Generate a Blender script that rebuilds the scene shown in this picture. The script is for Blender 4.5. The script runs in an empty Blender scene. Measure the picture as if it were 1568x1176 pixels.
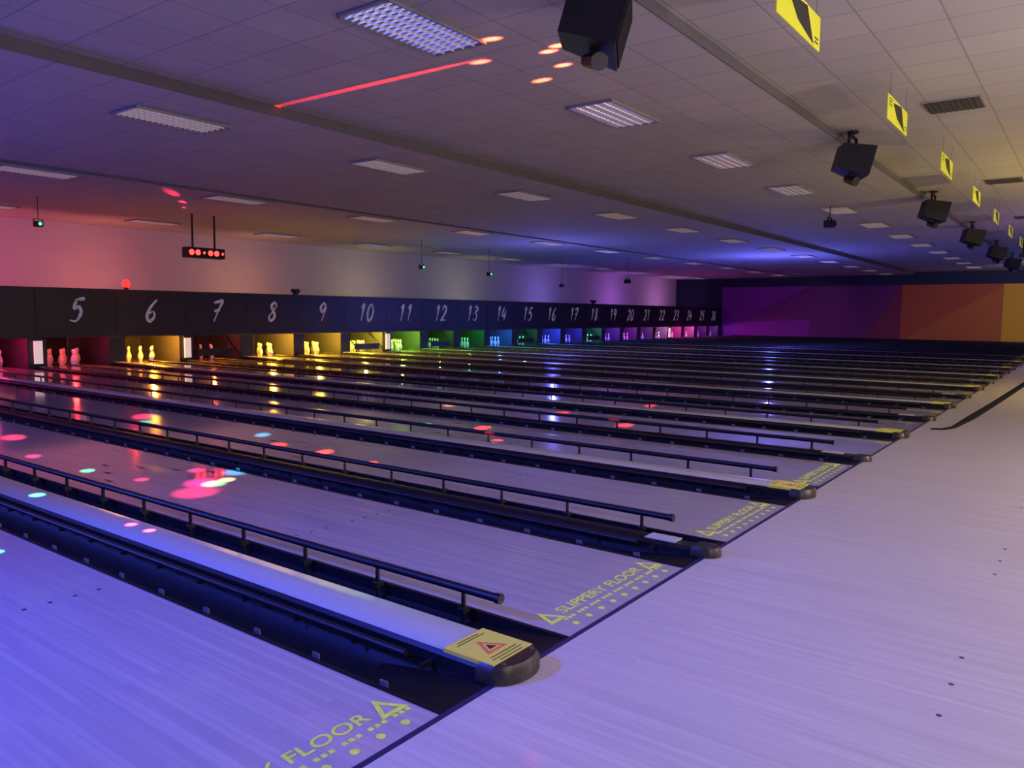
import bpy, bmesh, math, random
from mathutils import Vector, Matrix
random.seed(4)
scene=bpy.context.scene
scene.view_settings.view_transform='Standard'
H=1.285; YF=1.61; YM=18.48; XC=2.17; S=1.75
XL=-6.0; XR=46.4; YB=-9.0; YW=21.6
Z0,Z1,Z2,Z3=3.8,3.7,3.58,3.54
NL=26
# ------------------------------------------------------------------ materials
def newmat(name):
    m=bpy.data.materials.new(name); m.use_nodes=True
    nt=m.node_tree; b=nt.nodes['Principled BSDF']; return m,nt,b
def plain(name,col,rough=.5,metal=0,emis=None,es=0,noise=0,nscale=20,coat=0,spec=None):
    m,nt,b=newmat(name)
    b.inputs['Base Color'].default_value=(*col,1)
    b.inputs['Roughness'].default_value=rough; b.inputs['Metallic'].default_value=metal
    if coat: b.inputs['Coat Weight'].default_value=coat
    if spec is not None: b.inputs['Specular IOR Level'].default_value=spec
    if emis: b.inputs['Emission Color'].default_value=(*emis,1); b.inputs['Emission Strength'].default_value=es
    if noise:
        g=nt.nodes.new('ShaderNodeNewGeometry'); n=nt.nodes.new('ShaderNodeTexNoise'); n.inputs['Scale'].default_value=nscale
        nt.links.new(g.outputs['Position'],n.inputs['Vector'])
        mx=nt.nodes.new('ShaderNodeMix'); mx.data_type='RGBA'
        mx.inputs[6].default_value=(*[c*(1-noise) for c in col],1); mx.inputs[7].default_value=(*[min(1,c*(1+noise)) for c in col],1)
        nt.links.new(n.outputs['Fac'],mx.inputs[0]); nt.links.new(mx.outputs[2],b.inputs['Base Color'])
    return m
def wood(name,c1,c2,rough,spec,coat):
    m,nt,b=newmat(name); N=nt.nodes; L=nt.links
    g=N.new('ShaderNodeNewGeometry'); mp=N.new('ShaderNodeMapping'); L.new(g.outputs['Position'],mp.inputs['Vector'])
    mp.inputs['Rotation'].default_value=(0,0,math.pi/2)
    br=N.new('ShaderNodeTexBrick'); L.new(mp.outputs['Vector'],br.inputs['Vector'])
    br.inputs['Scale'].default_value=1; br.inputs['Brick Width'].default_value=1.3; br.inputs['Row Height'].default_value=.027
    br.inputs['Mortar Size'].default_value=.0009; br.inputs['Bias'].default_value=0
    br.inputs['Color1'].default_value=(*c1,1); br.inputs['Color2'].default_value=(*c2,1); br.inputs['Mortar'].default_value=(*[c*.88 for c in c2],1)
    mp2=N.new('ShaderNodeMapping'); mp2.inputs['Scale'].default_value=(34,1.2,1); L.new(g.outputs['Position'],mp2.inputs['Vector'])
    ns=N.new('ShaderNodeTexNoise'); ns.inputs['Scale'].default_value=1; ns.inputs['Detail'].default_value=4; L.new(mp2.outputs['Vector'],ns.inputs['Vector'])
    cr=N.new('ShaderNodeValToRGB'); cr.color_ramp.elements[0].position=.3; cr.color_ramp.elements[0].color=(.82,.8,.8,1); cr.color_ramp.elements[1].position=.75; cr.color_ramp.elements[1].color=(1.05,1.05,1.05,1)
    L.new(ns.outputs['Fac'],cr.inputs['Fac'])
    mx=N.new('ShaderNodeMix'); mx.data_type='RGBA'; mx.blend_type='MULTIPLY'; mx.inputs[0].default_value=.6
    L.new(br.outputs['Color'],mx.inputs[6]); L.new(cr.outputs['Color'],mx.inputs[7]); L.new(mx.outputs[2],b.inputs['Base Color'])
    n3=N.new('ShaderNodeTexNoise'); n3.inputs['Scale'].default_value=1.3; L.new(g.outputs['Position'],n3.inputs['Vector'])
    mr=N.new('ShaderNodeMapRange'); mr.inputs[3].default_value=rough*.8; mr.inputs[4].default_value=rough*1.2; L.new(n3.outputs['Fac'],mr.inputs[0]); L.new(mr.outputs[0],b.inputs['Roughness'])
    b.inputs['Specular IOR Level'].default_value=spec; b.inputs['Coat Weight'].default_value=coat; b.inputs['Coat Roughness'].default_value=.06
    return m
def tilemat():
    m,nt,b=newmat('ceiling_tiles'); N=nt.nodes; L=nt.links
    g=N.new('ShaderNodeNewGeometry'); mp=N.new('ShaderNodeMapping'); L.new(g.outputs['Position'],mp.inputs['Vector'])
    mp.inputs['Location'].default_value=(.15,.05,0)
    br=N.new('ShaderNodeTexBrick'); br.offset=0; L.new(mp.outputs['Vector'],br.inputs['Vector'])
    br.inputs['Scale'].default_value=1; br.inputs['Brick Width'].default_value=.6; br.inputs['Row Height'].default_value=.6
    br.inputs['Mortar Size'].default_value=.010; br.inputs['Mortar Smooth'].default_value=.3
    br.inputs['Color1'].default_value=(.60,.58,.53,1); br.inputs['Color2'].default_value=(.55,.53,.49,1); br.inputs['Mortar'].default_value=(.38,.37,.35,1)
    ns=N.new('ShaderNodeTexNoise'); ns.inputs['Scale'].default_value=60; L.new(g.outputs['Position'],ns.inputs['Vector'])
    mx=N.new('ShaderNodeMix'); mx.data_type='RGBA'; mx.blend_type='MULTIPLY'; mx.inputs[0].default_value=.25
    L.new(br.outputs['Color'],mx.inputs[6]); L.new(ns.outputs['Fac'],mx.inputs[7]); L.new(mx.outputs[2],b.inputs['Base Color'])
    b.inputs['Roughness'].default_value=.85
    return m
M={}
M['approach']=wood('approach_wood',(.62,.59,.60),(.56,.53,.55),.32,.5,.2)
M['lane']=wood('lane_wood',(.52,.48,.51),(.45,.42,.46),.14,.5,.7)
M['tile']=tilemat()
M['edge']=plain('ceiling_step_shade',(.13,.12,.12),.8)  # step faces darker than the tiles: their shadow band put into the colour
M['black']=plain('black_plastic',(.008,.008,.010),.35,noise=.4)
M['rubber']=plain('black_rubber',(.006,.006,.007),.85,spec=.1)
M['gutter']=plain('gutter_black',(.006,.006,.008),.55,noise=.4,nscale=8,spec=.25)
M['rail']=plain('bumper_rail_black',(.008,.008,.011),.4)
M['capgrey']=plain('division_cap_grey',(.50,.53,.50),.35,noise=.08)
M['bracket']=plain('bracket_grey',(.16,.16,.18),.4,.5)
M['endcap']=plain('worn_end_cap',(.06,.052,.038),.4,.6,noise=.6,nscale=60)
M['yellow']=plain('label_yellow',(.72,.68,.10),.5,emis=(.8,.8,.05),es=.05)
M['orange']=plain('label_orange',(.85,.20,.08),.5)
M['ink']=plain('label_ink',(.03,.03,.02),.6)
M['decal']=plain('fluorescent_decal',(.58,.66,.12),.5,emis=(.65,.85,.05),es=.17,noise=.4,nscale=40)
M['foul']=plain('foul_line_blue',(.02,.02,.09),.35)
M['dot']=plain('lane_dot_dark',(.05,.03,.05),.5)
M['mask']=plain('masking_unit_black',(.010,.008,.012),.45,noise=.6,nscale=1.6)
M['seam']=plain('masking_seam',(.003,.003,.003),.6)
M['number']=plain('number_paint_glow',(.34,.31,.36),.6,emis=(.6,.52,.62),es=.13,noise=.7,nscale=14)  # slight emission brightens the painted numbers, they are not lamps
M['kick']=plain('kickback_dark',(.02,.02,.022),.5)
M['kickside']=plain('kickback_side',(.06,.06,.06),.5)
M['pillar']=plain('pillar_white_lit',(.8,.72,.7),.4,emis=(1,.72,.58),es=.55)  # emission stands in for light falling on the white posts
M['pin']=plain('pin_white',(.85,.83,.8),.25)
M['pinred']=plain('pin_red',(.5,.02,.02),.3)
M['curtain']=plain('pit_curtain',(.02,.02,.02),.8,noise=.3)
M['wall']=plain('wall_plaster',(.46,.42,.40),.8,noise=.05,nscale=3)
M['navy']=plain('wall_navy',(.008,.012,.05),.7)
M['spk']=plain('speaker_black',(.005,.005,.006),.5,noise=.3,nscale=40)
M['grille']=plain('speaker_grille',(.009,.009,.009),.8,spec=.2)
M['alu']=plain('louvre_aluminium_glint',(.90,.84,.72),.3,.5,emis=(1,.86,.62),es=.05)  # fixtures are off; the warm emission imitates glints on the blades
M['fixdark']=plain('fixture_recess_shade',(.02,.02,.02),.5,.2)  # flat dark plate, shade between the blades put into its colour
M['frame']=plain('fixture_frame',(.30,.29,.27),.5)
M['vent']=plain('vent_dark',(.07,.065,.06),.6)
M['sig']=plain('sign_yellow_glow',(.78,.80,.03),.5,emis=(.75,.85,.02),es=.16)  # emission stands in for light on the signs, no lamp inside
M['wire']=plain('hanging_wire',(.1,.1,.1),.5,.5)
# ------------------------------------------------------------------ mesh builder
class MB:
    def __init__(s): s.v=[];s.f=[];s.m=[];s.mats=[]
    def mi(s,k):
        if k not in s.mats: s.mats.append(k)
        return s.mats.index(k)
    def add(s,vs,fs,k,T=None):
        o=len(s.v)
        for p in vs: s.v.append(tuple(T@Vector(p)) if T is not None else tuple(p))
        i=s.mi(k)
        for f in fs: s.f.append([a+o for a in f]); s.m.append(i)
    def box(s,x0,x1,y0,y1,z0,z1,k,T=None):
        vs=[(x0,y0,z0),(x1,y0,z0),(x1,y1,z0),(x0,y1,z0),(x0,y0,z1),(x1,y0,z1),(x1,y1,z1),(x0,y1,z1)]
        s.add(vs,[(0,3,2,1),(4,5,6,7),(0,1,5,4),(1,2,6,5),(2,3,7,6),(3,0,4,7)],k,T)
    def extr(s,prof,y0,y1,k,closed=True,T=None):
        n=len(prof); vs=[(x,y0,z) for x,z in prof]+[(x,y1,z) for x,z in prof]
        fs=[]
        for i in range(n if closed else n-1):
            j=(i+1)%n; fs.append((i,j,n+j,n+i))
        if closed: fs.append(tuple(range(n-1,-1,-1))); fs.append(tuple(range(n,2*n)))
        s.add(vs,fs,k,T)
    def cyl(s,a,b,r,k,n=10,r2=None,T=None):
        a=Vector(a);b=Vector(b);d=(b-a).normalized(); r2=r if r2 is None else r2
        u=d.orthogonal().normalized(); w=d.cross(u)
        vs=[];
        for P,R in((a,r),(b,r2)):
            for i in range(n):
                t=2*math.pi*i/n; vs.append(tuple(P+u*math.cos(t)*R+w*math.sin(t)*R))
        fs=[(i,(i+1)%n,n+(i+1)%n,n+i) for i in range(n)]+[tuple(range(n-1,-1,-1)),tuple(range(n,2*n))]
        s.add(vs,fs,k,T)
    def rev(s,prof,k,n=14,org=(0,0,0)):
        vs=[];m=len(prof)
        for r,z in prof:
            for i in range(n):
                t=2*math.pi*i/n; vs.append((org[0]+r*math.cos(t),org[1]+r*math.sin(t),org[2]+z))
        fs=[(j*n+i,j*n+(i+1)%n,(j+1)*n+(i+1)%n,(j+1)*n+i) for j in range(m-1) for i in range(n)]
        s.add(vs,fs,k)
    def mesh(s,name,smooth=False):
        me=bpy.data.meshes.new(name); me.from_pydata(s.v,[],s.f)
        for k in s.mats: me.materials.append(M[k])
        me.polygons.foreach_set('material_index',s.m)
        bm=bmesh.new(); bm.from_mesh(me); bmesh.ops.recalc_face_normals(bm,faces=bm.faces); bm.to_mesh(me); bm.free()
        if smooth:
            me.polygons.foreach_set('use_smooth',[True]*len(me.polygons))
            try: me.set_sharp_from_angle(angle=math.radians(40))
            except Exception: pass
        me.update(); return me
def put(name,me,loc=(0,0,0),rot=(0,0,0),parent=None,scale=(1,1,1)):
    o=bpy.data.objects.new(name,me); o.location=loc; o.rotation_euler=rot; o.scale=scale
    scene.collection.objects.link(o)
    if parent: o.parent=parent
    return o
# ------------------------------------------------------------------ room shell
b=MB(); b.box(XL,XR,YB,YF,-.2,0,'approach'); b.box(XL,XR,YF,YW,-.3,-.135,'kick')
for row in(.33,-1.1,-2.0):
    for n in range(-2,NL+1):
        xc=XC+(n-1.5)*S
        for i in (-2,0,2):
            b.cyl((xc+i*.135,row,0),(xc+i*.135,row,.0012),.009,'dot',8)
put('floor',b.mesh('floor'))
b=MB()
for y0,y1,z in((YB,3.0,Z0),(3.0,7.9,Z1),(7.9,13.65,Z2),(13.65,YW,Z3)):
    b.box(XL,XR,y0,y1,z,4.05,'tile')
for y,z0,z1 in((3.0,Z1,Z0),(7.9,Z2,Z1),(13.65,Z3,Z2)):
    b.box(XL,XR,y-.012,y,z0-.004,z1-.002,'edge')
put('ceiling',b.mesh('ceiling'))
b=MB(); b.box(XL-.2,XR+.2,YW,YW+.2,-.3,4.05,'wall'); put('wall_back',b.mesh('wall_back'))
b=MB(); b.box(XL-.2,XR+.2,YB-.2,YB,-.3,4.05,'wall'); put('wall_front',b.mesh('wall_front'))
b=MB(); b.box(XL-.2,XL,YB,YW,-.3,4.05,'wall'); put('wall_left',b.mesh('wall_left'))
M['p1']=plain('panel_purple',(.20,.01,.26),.6); M['p2']=plain('panel_plum',(.13,.005,.12),.6)
M['p3']=plain('panel_red',(.44,.08,.015),.6); M['p4']=plain('panel_yellow',(.75,.40,.01),.6); M['p5']=plain('panel_green',(.2,.5,.02),.6)
M['p2b']=plain('beam_wedge_magenta',(.20,.012,.05),.6); M['p3b']=plain('beam_wedge_orange',(.50,.13,.015),.6)  # tones of the painted light-beam wedges
b=MB(); b.box(XR,XR+.2,YB,YW,-.3,4.05,'navy')
for y0,y1,k in((13.25,18.5,'p1'),(8.45,13.25,'p2'),(3.8,8.45,'p3'),(-1,3.8,'p4'),(YB,-1,'p5')):
    b.box(XR-.04,XR,y0,y1,0,3.04,k)
xp=XR-.042  # diagonal wedges below paint light beams onto the panels
b.add([(xp,13.25,3.04),(xp,13.25,1.1),(xp,17.6,.9)],[(0,1,2)],'p2')
b.add([(xp,8.45,3.04),(xp,8.45,.1),(xp,10.2,.1)],[(0,1,2)],'p2b')
b.add([(xp,3.8,2.9),(xp,3.8,.1),(xp,8.3,.1)],[(0,1,2)],'p3b')
put('wall_right',b.mesh('wall_right'))
b=MB(); n=60; vs=[]
for i in range(n+1):
    y=YB+(18.4-YB)*i/n
    zt=3.36+.07*math.sin(y*.9)+.05*math.sin(y*2.1+1)
    if y>15: zt-= (y-15)*.07
    vs+= [(XR-.06,y,3.02),(XR-.06,y,zt),(XR-.045,y,3.02),(XR-.045,y,zt)]
fs=[]
for i in range(n):
    a=4*i; c=a+4
    fs+=[(a,a+1,c+1,c),(a+2,c+2,c+3,a+3),(a+1,a+3,c+3,c+1),(a,c,c+2,a+2)]
b.add(vs,fs,'navy'); put('trim_1',b.mesh('trim_1'))
b=MB(); b.box(XL,XR-.1,YF-.024,YF-.001,.0002,.0015,'foul')
put('foul_line',b.mesh('foul_line'))
pts=[(10.05,1.44),(10.12,1.34),(10.35,1.27),(11.5,1.22),(14,1.15),(18,1.06),(24,.95),(34,.85),(45,.8)]
b=MB(); vs=[]
for i,(x,y) in enumerate(pts):
    a=Vector(pts[max(0,i-1)]); c=Vector(pts[min(len(pts)-1,i+1)]); d=(c-a).normalized(); nn=Vector((-d.y,d.x))*(.035 if i<3 else .06)
    for s_,z in((1,.0005),(.5,.014),(-.5,.014),(-1,.0005)): vs.append((x+nn.x*s_,y+nn.y*s_,z))
fs=[]
for i in range(len(pts)-1):
    for j in range(4): fs.append((4*i+j,4*i+(j+1)%4,4*i+4+(j+1)%4,4*i+4+j))
b.add(vs,fs,'rubber'); put('cable_cover',b.mesh('cable_cover'))
# ------------------------------------------------------------------ lane dividers (gutters + cap + bumpers)
def divider(wide):
    b=MB(); w=.766 if wide else .57; c=.24 if wide else .12; hw=w/2; hc=c/2
    y0=YF; y1=YM+.0
    for sgn in(-1,1):
        pr=[]; n=12
        for i in range(n+1):
            t=math.pi*i/n; xm=(hw+hc)/2; rr=(hw-hc)/2
            pr.append((sgn*(xm+rr*math.cos(t)),-.004-.085*math.sin(t)))
        b.extr(pr,y0,y1,'gutter',closed=False)
        b.box(min(sgn*hw,sgn*(hw-.02)),max(sgn*hw,sgn*(hw-.02)),y0,y1,-.1,.004,'gutter')
        xa,xb=sorted((sgn*hw,sgn*hc))
        vs=[(xa,y0,-.1),(xb,y0,-.1),(xb,y0+.50,-.1),(xa,y0+.50,-.1),(xa,y0,.002),(xb,y0,.002),(xb,y0+.50,-.055),(xa,y0+.50,-.055)]
        b.add(vs,[(0,3,2,1),(4,5,6,7),(0,1,5,4),(1,2,6,5),(2,3,7,6),(3,0,4,7)],'gutter')
    zt=.060 if wide else .045
    b.extr([(-hc,-.1),(hc,-.1),(hc,zt-.02),(hc-.015,zt-.004),(-hc+.015,zt-.004),(-hc,zt-.02)],y0-.0,y1,'black')
    if wide: b.extr([(-hc+.012,zt-.004),(hc-.012,zt-.004),(hc-.022,zt+.004),(-hc+.022,zt+.004)],y0+.22,y1,'capgrey')
    else: b.extr([(-hc+.012,zt-.004),(hc-.012,zt-.004),(hc-.022,zt+.004),(-hc+.022,zt+.004)],y0+.22,y1,'gutter')
    n=10; vs=[]; hz=zt+.006; r=hc+.014
    ring=[(-r,.06)]+[(-r*math.cos(math.pi*i/n),-.085*math.sin(math.pi*i/n)) for i in range(n+1)]+[(r,.06)]
    m=len(ring)
    for x,y in ring: vs.append((x,y0+y,.002))
    for x,y in ring: vs.append((x,y0+y,hz-.025))
    for x,y in ring: vs.append((x*.86,y0+y*.86,hz))
    fs=[(i,(i+1)%m,m+(i+1)%m,m+i) for i in range(m)]+[(m+i,m+(i+1)%m,2*m+(i+1)%m,2*m+i) for i in range(m)]+[tuple(range(2*m,3*m))]
    b.add(vs,fs,'endcap')
    for sx_ in(-1,1): b.cyl((sx_*hc*.7,y0-.03,hz-.002),(sx_*hc*.7,y0-.03,hz+.003),.008,'bracket',8)
    if wide:
        z=zt+.005
        b.box(-hc+.005,hc-.005,y0-.01,y0+.225,z-.012,z+.003,'yellow')
        z+=.0035
        P=[Vector((0,y0+.165,z)),Vector((-.058,y0+.06,z)),Vector((.058,y0+.06,z))]; cen=(P[0]+P[1]+P[2])/3
        Q=[cen+(p-cen)*.62 for p in P]; R_=[cen+(p-cen)*.35 for p in P]
        b.add([tuple(p) for p in P+Q],[(0,1,4,3),(1,2,5,4),(2,0,3,5)],'orange')
        b.add([tuple(p+Vector((0,0,.0004))) for p in R_],[(0,1,2)],'ink')
        for yy,l in((.19,.16),(.205,.12),(.035,.15),(.018,.17),(.0,.13)):
            b.box(-l/2,l/2,y0+yy-.002,y0+yy+.002,z,z+.0005,'ink')
    else:
        b.box(-hc+.008,hc-.008,y0+.16,y0+.34,zt,zt+.006,'capgrey')
    xr=hw-.06; zr=.105
    b.cyl((xr,y0+.31,zr),(xr,YM-.8,zr),.019,'rail',12)
    b.cyl((xr,y0+.295,zr),(xr,y0+.32,zr),.023,'rail',12)
    y=y0+.50
    while y<YM-.8:
        b.cyl((xr,y,-.06),(xr,y,zr),.011,'rail',6); b.box(xr-.022,xr+.022,y-.018,y+.018,.0,.02,'rail'); y+=.53
    xr=-hc-.05; zr=.03
    b.cyl((xr,y0+.36,zr),(xr,YM-.8,zr),.015,'rail',10)
    y=y0+.28
    while y<YM-.8:
        b.box(-hw+.02,-hw+.028,y-.018,y+.018,-.055,.022,'bracket'); b.box(-hc-.06,-hc,y-.008,y+.008,-.005,.012,'rail'); y+=.36
    return b.mesh('lane_divider_mesh',True)
dW=divider(True); dN=divider(False)
for k in range(-4,NL):
    put('lane_divider',dW if k%2==0 else dN,(XC+k*S,0,0))
# ------------------------------------------------------------------ lanes
LW=S-.383-.285-.002
def lane_mesh():
    b=MB(); b.box(-LW/2,LW/2,YF+.001,YM+2.2,-.13,0,'lane')
    for i in range(-4,5):
        if i==0: continue
        b.cyl((i*.105,YF+2.0,0),(i*.105,YF+2.0,.0012),.010,'dot',8)
    for i in range(-3,4):
        x=i*.135; y=YF+4.9-abs(i)*.3
        b.add([(x-.018,y-.07,.0012),(x+.018,y-.07,.0012),(x,y+.08,.0012),(x,y-.04,.0012)],[(0,3,2),(3,1,2)],'dot')
    return b.mesh('bowling_lane_mesh')
LM=lane_mesh()
def lane_x(n):
    k=n-1; a=XC+(k-1)*S; wl=.384 if (k-1)%2==0 else .286
    return a+wl+LW/2
cu=bpy.data.curves.new('t','FONT'); cu.body='SLIPPERY FLOOR'; cu.size=.105; cu.align_x='CENTER'; cu.shear=.1; cu.offset=.0015
to=bpy.data.objects.new('t',cu); scene.collection.objects.link(to)
bpy.context.view_layer.update(); dg=bpy.context.evaluated_depsgraph_get()
tm=bpy.data.meshes.new_from_object(to.evaluated_get(dg)); 
b=MB(); wd=max(v.co.x for v in tm.vertices)*2; sx=.74/wd
b.add([(v.co.x*sx+.02,YF+.15+v.co.y*.8,.0018) for v in tm.vertices],[tuple(p.vertices) for p in tm.polygons],'decal')
bpy.data.objects.remove(to)
for sx_ in(-1,1):
    cx=.445*sx_+.02; P=[Vector((cx,YF+.24,.0018)),Vector((cx-.06,YF+.12,.0018)),Vector((cx+.06,YF+.12,.0018))]; cen=(P[0]+P[1]+P[2])/3; Q=[cen+(p-cen)*.5 for p in P]
    b.add([tuple(p) for p in P+Q],[(0,1,4,3),(1,2,5,4),(2,0,3,5)],'decal')
for i in range(9):
    x=-.40+i*.105; b.cyl((x,YF+.055,.0008),(x,YF+.055,.0018),.016,'decal',8)
    for dx in(.0,.028,.056): b.box(x+dx,x+dx+.018,YF+.10,YF+.118,.001,.0018,'decal')
DM=b.mesh('decal_mesh')
for n in range(-2,NL+1):
    put('bowling_lane',LM,(lane_x(n),0,0))
    if n<=4: put('floor_warning_decal',DM,(lane_x(n),0,0))
# ------------------------------------------------------------------ masking unit with brush numbers
b=MB(); ZM0,ZM1=.69,1.74
b.box(XL,XR-.05,YM,YM+.08,ZM0,ZM1,'mask'); b.box(XL,XR-.05,YM-.03,YM+.12,ZM1,ZM1+.03,'kick'); b.box(XL,XR-.05,YM-.025,YM+.02,ZM0-.03,ZM0+.012,'kick')
for k in range(-4,NL): b.box(XC+k*S-.008,XC+k*S+.008,YM-.003,YM,ZM0,ZM1,'seam')
DG={'0':[[(.5,1),(.15,.8),(.1,.35),(.4,0),(.8,.2),(.9,.65),(.5,1),(.35,.95)]],
'1':[[(.25,.78),(.6,1),(.55,.5),(.5,0)]],
'2':[[(.1,.75),(.4,1),(.8,.85),(.7,.5),(.1,.02),(.5,.05),(.95,.03)]],
'3':[[(.15,.9),(.55,1),(.85,.8),(.45,.55),(.85,.35),(.6,.02),(.1,.08)]],
'4':[[(.35,1),(.1,.4),(.5,.36),(.95,.4)],[(.75,.75),(.7,.3),(.62,-.02)]],
'5':[[(.95,1),(.6,.97),(.3,.95)],[(.3,.95),(.22,.58),(.6,.62),(.85,.38),(.6,.03),(.05,.05)]],
'6':[[(.75,1),(.3,.65),(.12,.25),(.45,0),(.8,.2),(.65,.45),(.2,.35)]],
'7':[[(.05,.92),(.5,.97),(.95,1),(.65,.5),(.4,-.02)],[(.25,.5),(.85,.55)]],
'8':[[(.8,.85),(.5,1),(.2,.8),(.5,.55),(.8,.25),(.45,0),(.12,.22),(.5,.52),(.85,.85)]],
'9':[[(.85,.85),(.5,1),(.15,.75),(.45,.5),(.85,.8),(.75,.4),(.55,-.02)]]}
def cat(pts,n=7):
    P=[Vector((*p,0)) for p in pts]; P=[P[0]*2-P[1]]+P+[P[-1]*2-P[-2]]; out=[]
    for i in range(1,len(P)-2):
        for j in range(n):
            t=j/n; out.append(.5*((2*P[i])+(P[i+1]-P[i-1])*t+(2*P[i-1]-5*P[i]+4*P[i+1]-P[i+2])*t*t+(3*P[i]-P[i-1]-3*P[i+1]+P[i+2])*t**3))
    out.append(P[-2]); return out
for n in range(-2,NL+1):
    s=str(n) if n>0 else ''; hgt=.52; wdt=.27; adv=.34
    xc=XC+(n-1.5)*S; x0=xc-(len(s)*adv)/2+.03
    for ci,ch in enumerate(s):
        for st in DG[ch]:
            pts=[Vector((x0+ci*adv+p.x*wdt+(p.y-.5)*.12,0,1.02+p.y*hgt)) for p in cat(st)]
            vs=[];fs=[]
            for i,p in enumerate(pts):
                a=pts[max(0,i-1)];c=pts[min(len(pts)-1,i+1)];d=(c-a).normalized(); nrm=Vector((-d.z,0,d.x))
                tt=i/(len(pts)-1); wv=.034*(.55+.6*math.sin(math.pi*min(1,tt*1.1+.08)))+random.uniform(-.006,.006)
                wv=max(wv,.010)
                vs+= [(p.x+nrm.x*wv,YM-.004-.0005*i/9,p.z+nrm.z*wv),(p.x-nrm.x*wv,YM-.004-.0005*i/9,p.z-nrm.z*wv)]
            for i in range(len(pts)-1): fs.append((2*i,2*i+1,2*i+3,2*i+2))
            b.add(vs,fs,'number')
put('masking_unit',b.mesh('masking_unit'))
# ------------------------------------------------------------------ pin decks
pinprof=[(0,0),(.026,0),(.035,.03),(.055,.09),(.0605,.115),(.055,.16),(.035,.22),(.024,.255),(.0235,.275),(.030,.31),(.0325,.335),(.026,.365),(.012,.379),(0,.381)]
b=MB()
for r in range(4):
    for i in range(r+1):
        b.rev(pinprof,'pin',12,((i-r/2)*.305,YM+.20+r*.264,0.001))
        b.rev([(.0245,.25),(.0262,.256),(.0245,.262)],'pinred',12,((i-r/2)*.305,YM+.20+r*.264,0.001))
PM=b.mesh('pins',True)
cols={-2:(1,0,.2),-1:(.3,.1,1),0:(1,0,.1),1:(1,.1,.1),2:(.2,.2,1),3:(1,.05,.3),4:(1,.02,.12),5:(1,.04,.03),6:(1,.36,.02),7:(1,.10,.02),8:(1,.48,.03),9:(1,.55,.03),10:(.9,.66,.04),11:(.42,1,.05),12:(.15,.8,.05),13:(.05,.8,.1),14:(.02,.2,1),15:(.05,.6,.3),16:(.03,.06,1),17:(.05,.05,1),18:(.1,.7,.6),19:(.2,.05,1),20:(.5,.05,1),21:(.55,.1,1),22:(.9,.3,.9),23:(1,.05,.5),24:(1,.1,.6),25:(.6,.05,1),26:(.5,.1,1)}
pw={5:3,7:3,12:3,13:4,15:3,18:3,6:26,8:26,9:26,10:26,11:16,3:7,4:6,14:10,16:20,17:12,19:10,20:6,21:6,22:9,23:18,24:16,25:5,26:4}
def kick():
    b=MB(); b.box(-.16,.16,YM+.02,YM+2.2,-.13,.645,'kickside'); b.box(-.19,.19,YM+.0,YM+.019,0,.645,'kick'); return b.mesh('kick')
KM=kick()
def pillar():
    b=MB(); b.box(-.085,.085,YM-.07,YM-.03,.075,.62,'pillar'); b.box(-.13,.13,YM-.09,YM-.03,.068,.10,'kick'); b.box(-.12,.12,YM-.08,YM-.03,.60,.65,'kick')
    return b.mesh('pillar')
PLM=pillar()
for k in range(-4,NL): 
    put('kickback_panel',KM,(XC+k*S,0,0))
    kk=k+1.5
    if kk in(4.5,6.5,10.5,2.5,22.5): put('ball_return_post',PLM,(XC+k*S,0,0))
def addlight(name,typ,loc,col,e,r=.03,target=None,size=None,blend=.5):
    l=bpy.data.lights.new(name,typ); l.energy=e; l.color=col
    if typ in('POINT','SPOT'): l.shadow_soft_size=r
    if typ=='SPOT': l.spot_size=math.radians(size); l.spot_blend=blend
    if typ=='AREA': l.size=r
    o=bpy.data.objects.new(name,l); o.location=loc; scene.collection.objects.link(o)
    if target is not None: o.rotation_euler=(Vector(target)-Vector(loc)).to_track_quat('-Z','Y').to_euler()
    return o
for n in range(-2,NL+1):
    x=lane_x(n); c=cols[n]
    put('bowling_pin_rack',PM,(x,0,0))
    M['t']=plain('pin_lamp_%d'%(n+3),c,.5,emis=c,es=1.5)
    b=MB(); b.box(-.56,.56,YM+1.75,YM+1.8,.01,.9,'curtain'); b.box(-.62,.62,YM+.1,YM+1.8,.76,.95,'kick')
    b.cyl((-.45,YM+.16,.72),(.45,YM+.16,.72),.018,'t',8); b.box(-.5,-.45,YM+.12,YM+.2,.70,.77,'kick'); b.box(.45,.5,YM+.12,YM+.2,.70,.77,'kick')
    if n in(7,10,12,15,18):
        b.box(-.52,.52,YM+.03,YM+.05,.12,.30,'black')
        for sx_ in(-1,1): b.cyl((sx_*.5,YM+.045,.25),(sx_*.5,YM+.6,.70),.02,'black',6)
    put('pinsetter_front',b.mesh('pinsetter'),(x,0,0))
    addlight('pin_deck_lamp','POINT',(x,YM+.10,.64),c,7*pw.get(n,.9),.04)
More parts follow.
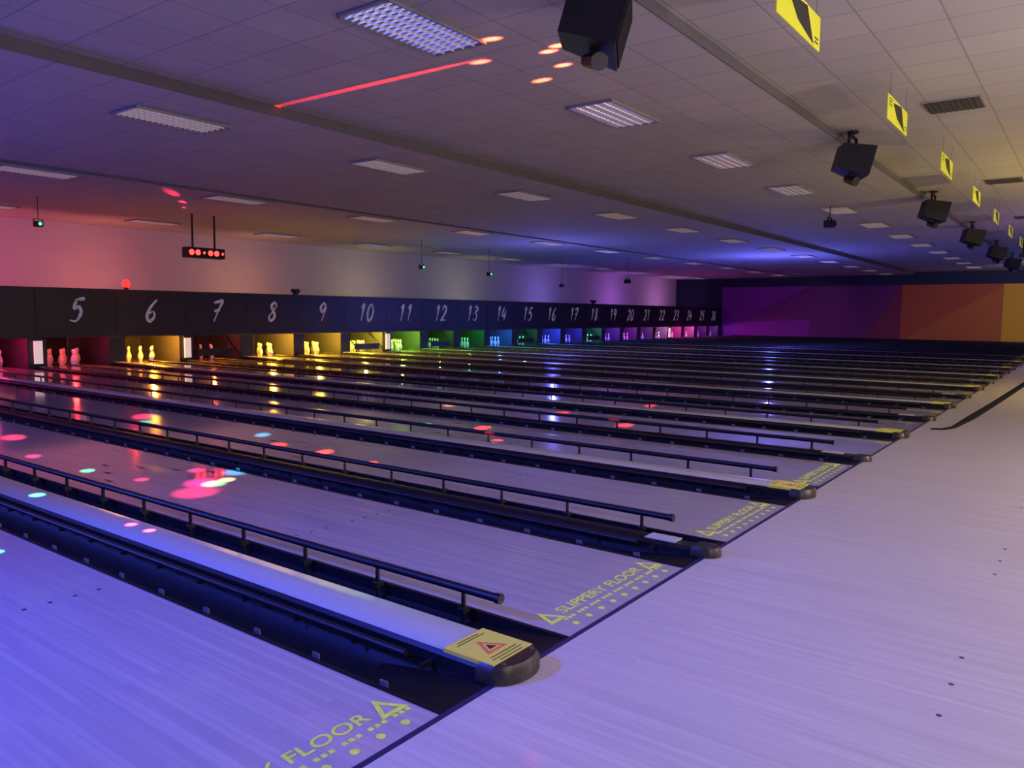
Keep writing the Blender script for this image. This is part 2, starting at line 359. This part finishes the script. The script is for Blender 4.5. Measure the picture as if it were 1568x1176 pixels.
# ------------------------------------------------------------------ ceiling fixtures
def fixture():
    b=MB(); L,W=1.2,.6
    b.box(-L/2,L/2,-W/2,W/2,-.008,-.001,'fixdark')
    for y0,y1 in((-W/2,-W/2+.022),(W/2-.022,W/2)): b.box(-L/2,L/2,y0,y1,-.03,-.001,'frame')
    for x0,x1 in((-L/2,-L/2+.022),(L/2-.022,L/2)): b.box(x0,x1,-W/2,W/2,-.03,-.001,'frame')
    for i in range(1,5):
        y=-W/2+W*i/5; b.extr([(-y-.008,-.008),(-y+.008,-.008),(-y,-.032)],-L/2+.02,L/2-.02,'alu',T=Matrix.Rotation(-math.pi/2,4,'Z'))
    for i in range(1,17):
        x=-L/2+L*i/17; b.add([(x-.010,-W/2+.02,-.008),(x+.010,-W/2+.02,-.008),(x,-W/2+.02,-.030),(x-.010,W/2-.02,-.008),(x+.010,W/2-.02,-.008),(x,W/2-.02,-.030)],[(0,1,2),(3,5,4),(0,2,5,3),(1,4,5,2)],'alu')
    return b.mesh('fixture')
FM=fixture()
for x0,dx,y,z in((5.0,3.45,4.8,Z1),(5.25,3.62,9.05,Z2),(2.0,3.75,14.1,Z3),(6.9,3.8,19.5,Z3)):
    x=x0-dx if x0>4.5 else x0
    while x<XR-1: put('ceiling_light_louvre',FM,(x,y,z)); x+=dx
b=MB(); b.box(-.3,.3,-.3,.3,-.015,-.001,'frame'); b.box(-.285,.285,-.285,.285,-.018,-.01,'vent')
for i in range(9):
    y=-.24+i*.06; b.box(-.27,.27,y-.004,y+.014,-.028,-.015,'vent')
VM=b.mesh('vent')
for x in(10.7,17.0,23.3,29.5): put('ceiling_air_vent',VM,(x,1.5,Z0))
# ------------------------------------------------------------------ speakers
def speaker(drop):
    b=MB()
    T=Matrix.Rotation(math.radians(28),4,'Z')@Matrix.Rotation(math.radians(14),4,'X')
    f=[(-.29,-.20,-.2),(.29,-.20,-.2),(.29,-.20,.2),(-.29,-.20,.2)]; r=[(-.18,.20,-.15),(.18,.20,-.15),(.18,.20,.17),(-.18,.20,.17)]
    b.add(f+r,[(0,1,2,3),(4,7,6,5),(0,4,5,1),(1,5,6,2),(2,6,7,3),(3,7,4,0)],'spk',T)
    b.box(-.265,.265,-.21,-.198,-.18,.18,'grille',T)
    zz=drop-.07
    b.box(-.20,-.18,-.02,.02,-.05,zz,'spk'); b.box(.18,.20,-.02,.02,-.05,zz,'spk'); b.box(-.20,.20,-.02,.02,zz-.02,zz,'spk')
    b.cyl((0,0,zz),(0,0,drop-.02),.022,'spk',8); b.cyl((0,0,drop-.03),(0,0,drop-.003),.07,'spk',12)
    b.cyl((-.02,0,-.14),(-.02,0,-.26),.03,'spk',8); b.cyl((-.06,-.08,-.29),(.03,.07,-.23),.065,'spk',12,.05)
    return b.mesh('speaker')
S1=speaker(.3); S0=speaker(.4)
for i,(x,y) in enumerate(((5.1,3.08),(11.45,2.8),(17.7,2.75),(23.8,2.75),(30,2.75),(36,2.75))): put('ceiling_speaker',S1 if y>3 else S0,(x,y,3.40),scale=(1.1,1.1,1) if i==0 else (1,1,1))
# ------------------------------------------------------------------ hanging signs
def sign():
    b=MB(); w,h=.5,.125
    b.box(-w,w,-.004,.004,-h,h,'sig')
    for y in(-.0055,.0055):
        b.add([(-.26,y,h*.6),(.16,y,h*.95),(.34,y,-h*.9),(-.05,y,-h*.35)],[(0,1,2,3)],'ink')
        for zz,l0,l1 in((.09,-.45,-.29),(.06,-.45,-.33),(.03,-.45,-.31),(-.08,.36,.46),(-.05,.36,.46)): b.add([(l0,y,zz-.006),(l1,y,zz-.006),(l1,y,zz+.006),(l0,y,zz+.006)],[(0,1,2,3)],'ink')
    for x in(-.4,.4): b.cyl((x,0,h),(x,0,.358),.002,'wire',5)
    return b.mesh('sign')
SG=sign()
for i in range(8): put('hanging_sign',SG,(5.88+3.46*i,1.84,3.44))
# ------------------------------------------------------------------ effect lights
def glow(name,col,e): M[name]=plain(name,col,.4,emis=col,es=e); return name
glow('ledred',(1,.02,.015),9); glow('ledgreen',(.05,1,.15),5); glow('ledwhite',(1,.95,.8),6); glow('ledblue',(.1,.3,1),8); glow('beacon',(1,.02,.02),3)
b=MB(); b.box(-.48,.48,-.12,.12,-.12,.12,'spk')
for i in range(6):
    x=-.40+i*.16; b.cyl((x,-.12,.0),(x,-.15,.0),.07,'spk',12); b.cyl((x,-.150,.0),(x,-.153,.0),(.066,.066,.03,.064,.066,.03)[i],'ledred',12)
b.box(-.3,-.27,-.02,.02,.1,Z3-2.645,'spk'); b.box(.27,.30,-.02,.02,.1,Z3-2.645,'spk')
put('laser_bar',b.mesh('laser_bar'),(10.55,17,2.64))
def djlight(led,drop):
    b=MB(); b.extr([(-.09,-.07),(.09,-.07),(.10,.0),(.09,.08),(-.09,.08),(-.10,0)],-.10,.10,'spk')
    b.cyl((0,-.10,.01),(0,-.13,.01),.06,'spk',14); b.cyl((0,-.130,.01),(0,-.134,.01),.045,led,14)
    b.box(-.125,-.11,-.02,.02,-.02,.15,'spk'); b.box(.11,.125,-.02,.02,-.02,.15,'spk'); b.box(-.125,.125,-.02,.02,.14,.15,'spk'); b.cyl((0,0,.15),(0,0,drop-.003),.010,'spk',8)
    return b.mesh('dj')
for x,y,z,led in((6.95,17,2.97,'ledgreen'),(21.4,17,2.64,'ledgreen'),(18.0,17,2.70,'ledgreen'),(27.7,15,2.6,'grille'),(18.0,4.8,3.3,'grille'),(26,17,2.4,'grille'),(1.5,2.8,3.42,'grille'),(6.05,-.5,3.5,'grille')):  # last two are unseen bodies added at the laser spot sources
    zc=Z3 if y>13.65 else (Z1 if y>3 else Z0)
    s_=.7 if y==17 else 1
    put('effect_light',djlight(led,(zc-z)/s_),(x,y,z),scale=(s_,s_,s_))
b=MB(); b.cyl((0,-.10,.10),(0,.12,.12),.06,'spk',12); b.box(-.05,.05,-.04,.04,0,.06,'spk'); b.cyl((0,-.12,.098),(0,-.10,.10),.075,'spk',12)
cam_m=b.mesh('cam')
for x in(14.35,31.0): put('lane_camera',cam_m,(x,YM+.05,ZM1+.03))
b=MB(); b.rev([(0,-.1),(.06,-.085),(.1,0),(.06,.085),(0,.1)],'beacon',16,(0,0,.14)); b.cyl((0,0,0),(0,0,.06),.05,'spk',12)
put('red_beacon',b.mesh('beacon',True),(9.45,YM+.05,ZM1+.03))
b=MB(); b.box(-.15,.15,-.1,.1,-.06,.06,'spk'); b.box(-.12,.12,-.11,-.1,-.045,.045,'ledblue'); b.cyl((0,0,.05),(0,0,Z0-3.305),.02,'spk',8)
put('blue_effect_light',b.mesh('bl'),(30,2.0,3.3))
# ------------------------------------------------------------------ lighting
W=bpy.data.worlds.new('World'); scene.world=W; W.use_nodes=True
W.node_tree.nodes['Background'].inputs[0].default_value=(.35,.28,.40,1); W.node_tree.nodes['Background'].inputs[1].default_value=.05
A=addlight
A('approach_wash','AREA',(6.0,-4.5,3.7),(.88,.74,.96),330,3.0,target=(6.8,1,0))
A('approach_fill','POINT',(7.5,-3.0,1.6),(1,.80,.68),300,.2)  # unseen lamp added behind the camera to brighten the ceiling
A('blue_wash','SPOT',(-1.5,4.5,3.2),(.04,.07,1),1700,.15,target=(.5,3.2,0),size=90,blend=1)
A('blue_wash','POINT',(-2.0,11.5,1.8),(.07,.10,1),900,.15)
A('violet_wash','SPOT',(2.5,-1.5,3.6),(.28,.20,1),330,.2,target=(4.0,4.5,0),size=95,blend=1)
A('yellow_wash','POINT',(16.0,-1.5,2.0),(1,.74,.20),280,.1)
A('grey_wash','POINT',(1.0,-2.5,1.8),(1,.88,.74),140,.1)
A('violet_wash','POINT',(24,-1,2.0),(.75,.45,1),110,.1)
A('blue_wash','POINT',(30,10,1.6),(.12,.13,1),440,.03)
A('blue_wash','POINT',(21,14,1.5),(.14,.14,1),180,.03)
A('blue_wash','POINT',(40,-2,1.8),(.16,.2,1),250,.03)
for x,c,e in((3,(1,.08,.36),60),(6.5,(1,.10,.26),48),(10,(1,.22,.16),38),(14.5,(1,.40,.20),28),(19.5,(.75,.60,.26),24),(25,(.5,.5,.32),24),(31,(.3,.2,1),36),(38,(.5,.15,1),44),(43.5,(.8,.3,1),36)):
    A('mask_uplight','AREA',(x,19.6,1.72),c,e*.8,.5,target=(x,21.6,2.7))
A('beacon_glow','POINT',(9.45,YM-.15,ZM1+.17),(1,.02,.02),5,.02)
A('wall_wash','SPOT',(40,2,3.3),(1,.9,.8),220,.05,target=(46.4,5.0,1.5),size=80,blend=.8)
A('wall_wash','SPOT',(41,13,3.2),(.8,.4,1),70,.05,target=(46.4,14,1.5),size=75,blend=.8)
def laser(loc,t,col,e,size=1.0,blend=.6): A('laser_beam','SPOT',loc,col,e,.003,target=t,size=size,blend=blend)
laser((6.05,-.3,3.52),(5.93,6.3,3.7),(1,.02,.02),130000)
for t,s_ in(((6.02,4.91,3.7),1.0),((5.59,4.43,3.7),1.0),((6.07,4.04,3.7),1.05),((6.56,4.31,3.7),1.0),((6.85,4.76,3.7),1.1),((6.57,3.96,3.7),1.1),((6.15,4.2,3.7),1.0)):
    laser((6.5,-.6,.7),t,(1,.045,.02),110000,s_*1.2,1)
for t,e in(((8.3,14.4,Z3),1500),((9.1,15.4,Z3),1200),((9.6,16.2,Z3),800)): laser((10.4,16.85,2.80),t,(1,.03,.10),e,5,1)
LS=(1.5,3.0,3.38)
for t,c,s_,e in(((3.02,5.05,0),(1,.03,.12),5.0,6000),((3.22,5.30,0),(1,.03,.3),4.0,7000),((3.26,5.20,0),(.2,1,.3),2.8,7500),((3.62,5.45,0),(.05,.5,1),3.2,6000),((3.40,5.25,0),(.9,.9,.3),2,8000),((3.45,5.75,0),(1,.05,.3),2,6000),
 ((3.0,5.75,0),(1,.05,.15),1.6,7000)):
    laser(LS,t,c,e,s_,1)
for t,c,s_,e in(((4.6,6.25,0),(1,.04,.03),1.8,14000),((4.66,5.62,0),(1,.04,.03),1.6,14000),((4.56,4.9,0),(1,.04,.03),1.2,12000),((6.78,5.47,0),(1,.04,.03),1.4,18000),((6.17,4.8,0),(1,.04,.03),1.2,16000),
 ((8.45,5.5,0),(1,.04,.03),1.3,24000),((7.99,4.33,0),(1,.04,.03),1.5,20000),((4.84,9.18,0),(1,.04,.15),1.8,20000),((3.21,8.64,0),(1,.04,.12),1.8,16000),((2.20,4.35,.06),(1,.04,.1),1.0,8000),((2.20,4.15,.06),(1,.04,.1),1.0,8000),((2.9,7.4,0),(1,.04,.2),1.2,9000),
 ((2.18,5.53,.06),(.08,1,.4),1.2,6000),((1.6,4.6,0),(.08,1,.4),1.1,5000),((6.55,6.14,0),(.08,1,.3),1.2,9000),((4.6,8.7,0),(.08,1,.4),1.4,9000),((2.9,6.4,.0),(.1,1,.5),1.2,6000),((4.9,6.9,0),(.1,.6,1),1.5,6000),((1.2,3.9,0),(.1,1,.5),1.0,4000),((8.2,7.2,0),(1,.3,.03),1.3,16000),((10.0,5.0,0),(1,.04,.03),1.0,24000)):
    laser(LS,t,c,e*2.5,s_*1.25,1)
# ------------------------------------------------------------------ camera
f,a,t,r=1192.7,.641,.09,.0094
F=Vector((math.cos(t)*math.cos(a),math.cos(t)*math.sin(a),-math.sin(t)))
R=Vector((math.sin(a),-math.cos(a),0)); U=R.cross(F)
R2=math.cos(r)*R+math.sin(r)*U; U2=-math.sin(r)*R+math.cos(r)*U
cd=bpy.data.cameras.new('camera'); co=bpy.data.objects.new('camera',cd); scene.collection.objects.link(co)
cd.sensor_width=36; cd.lens=f/1568*36; cd.clip_start=.02
mt=Matrix((R2,U2,-F)).transposed().to_4x4(); mt.translation=(0,0,H); co.matrix_world=mt
scene.camera=co
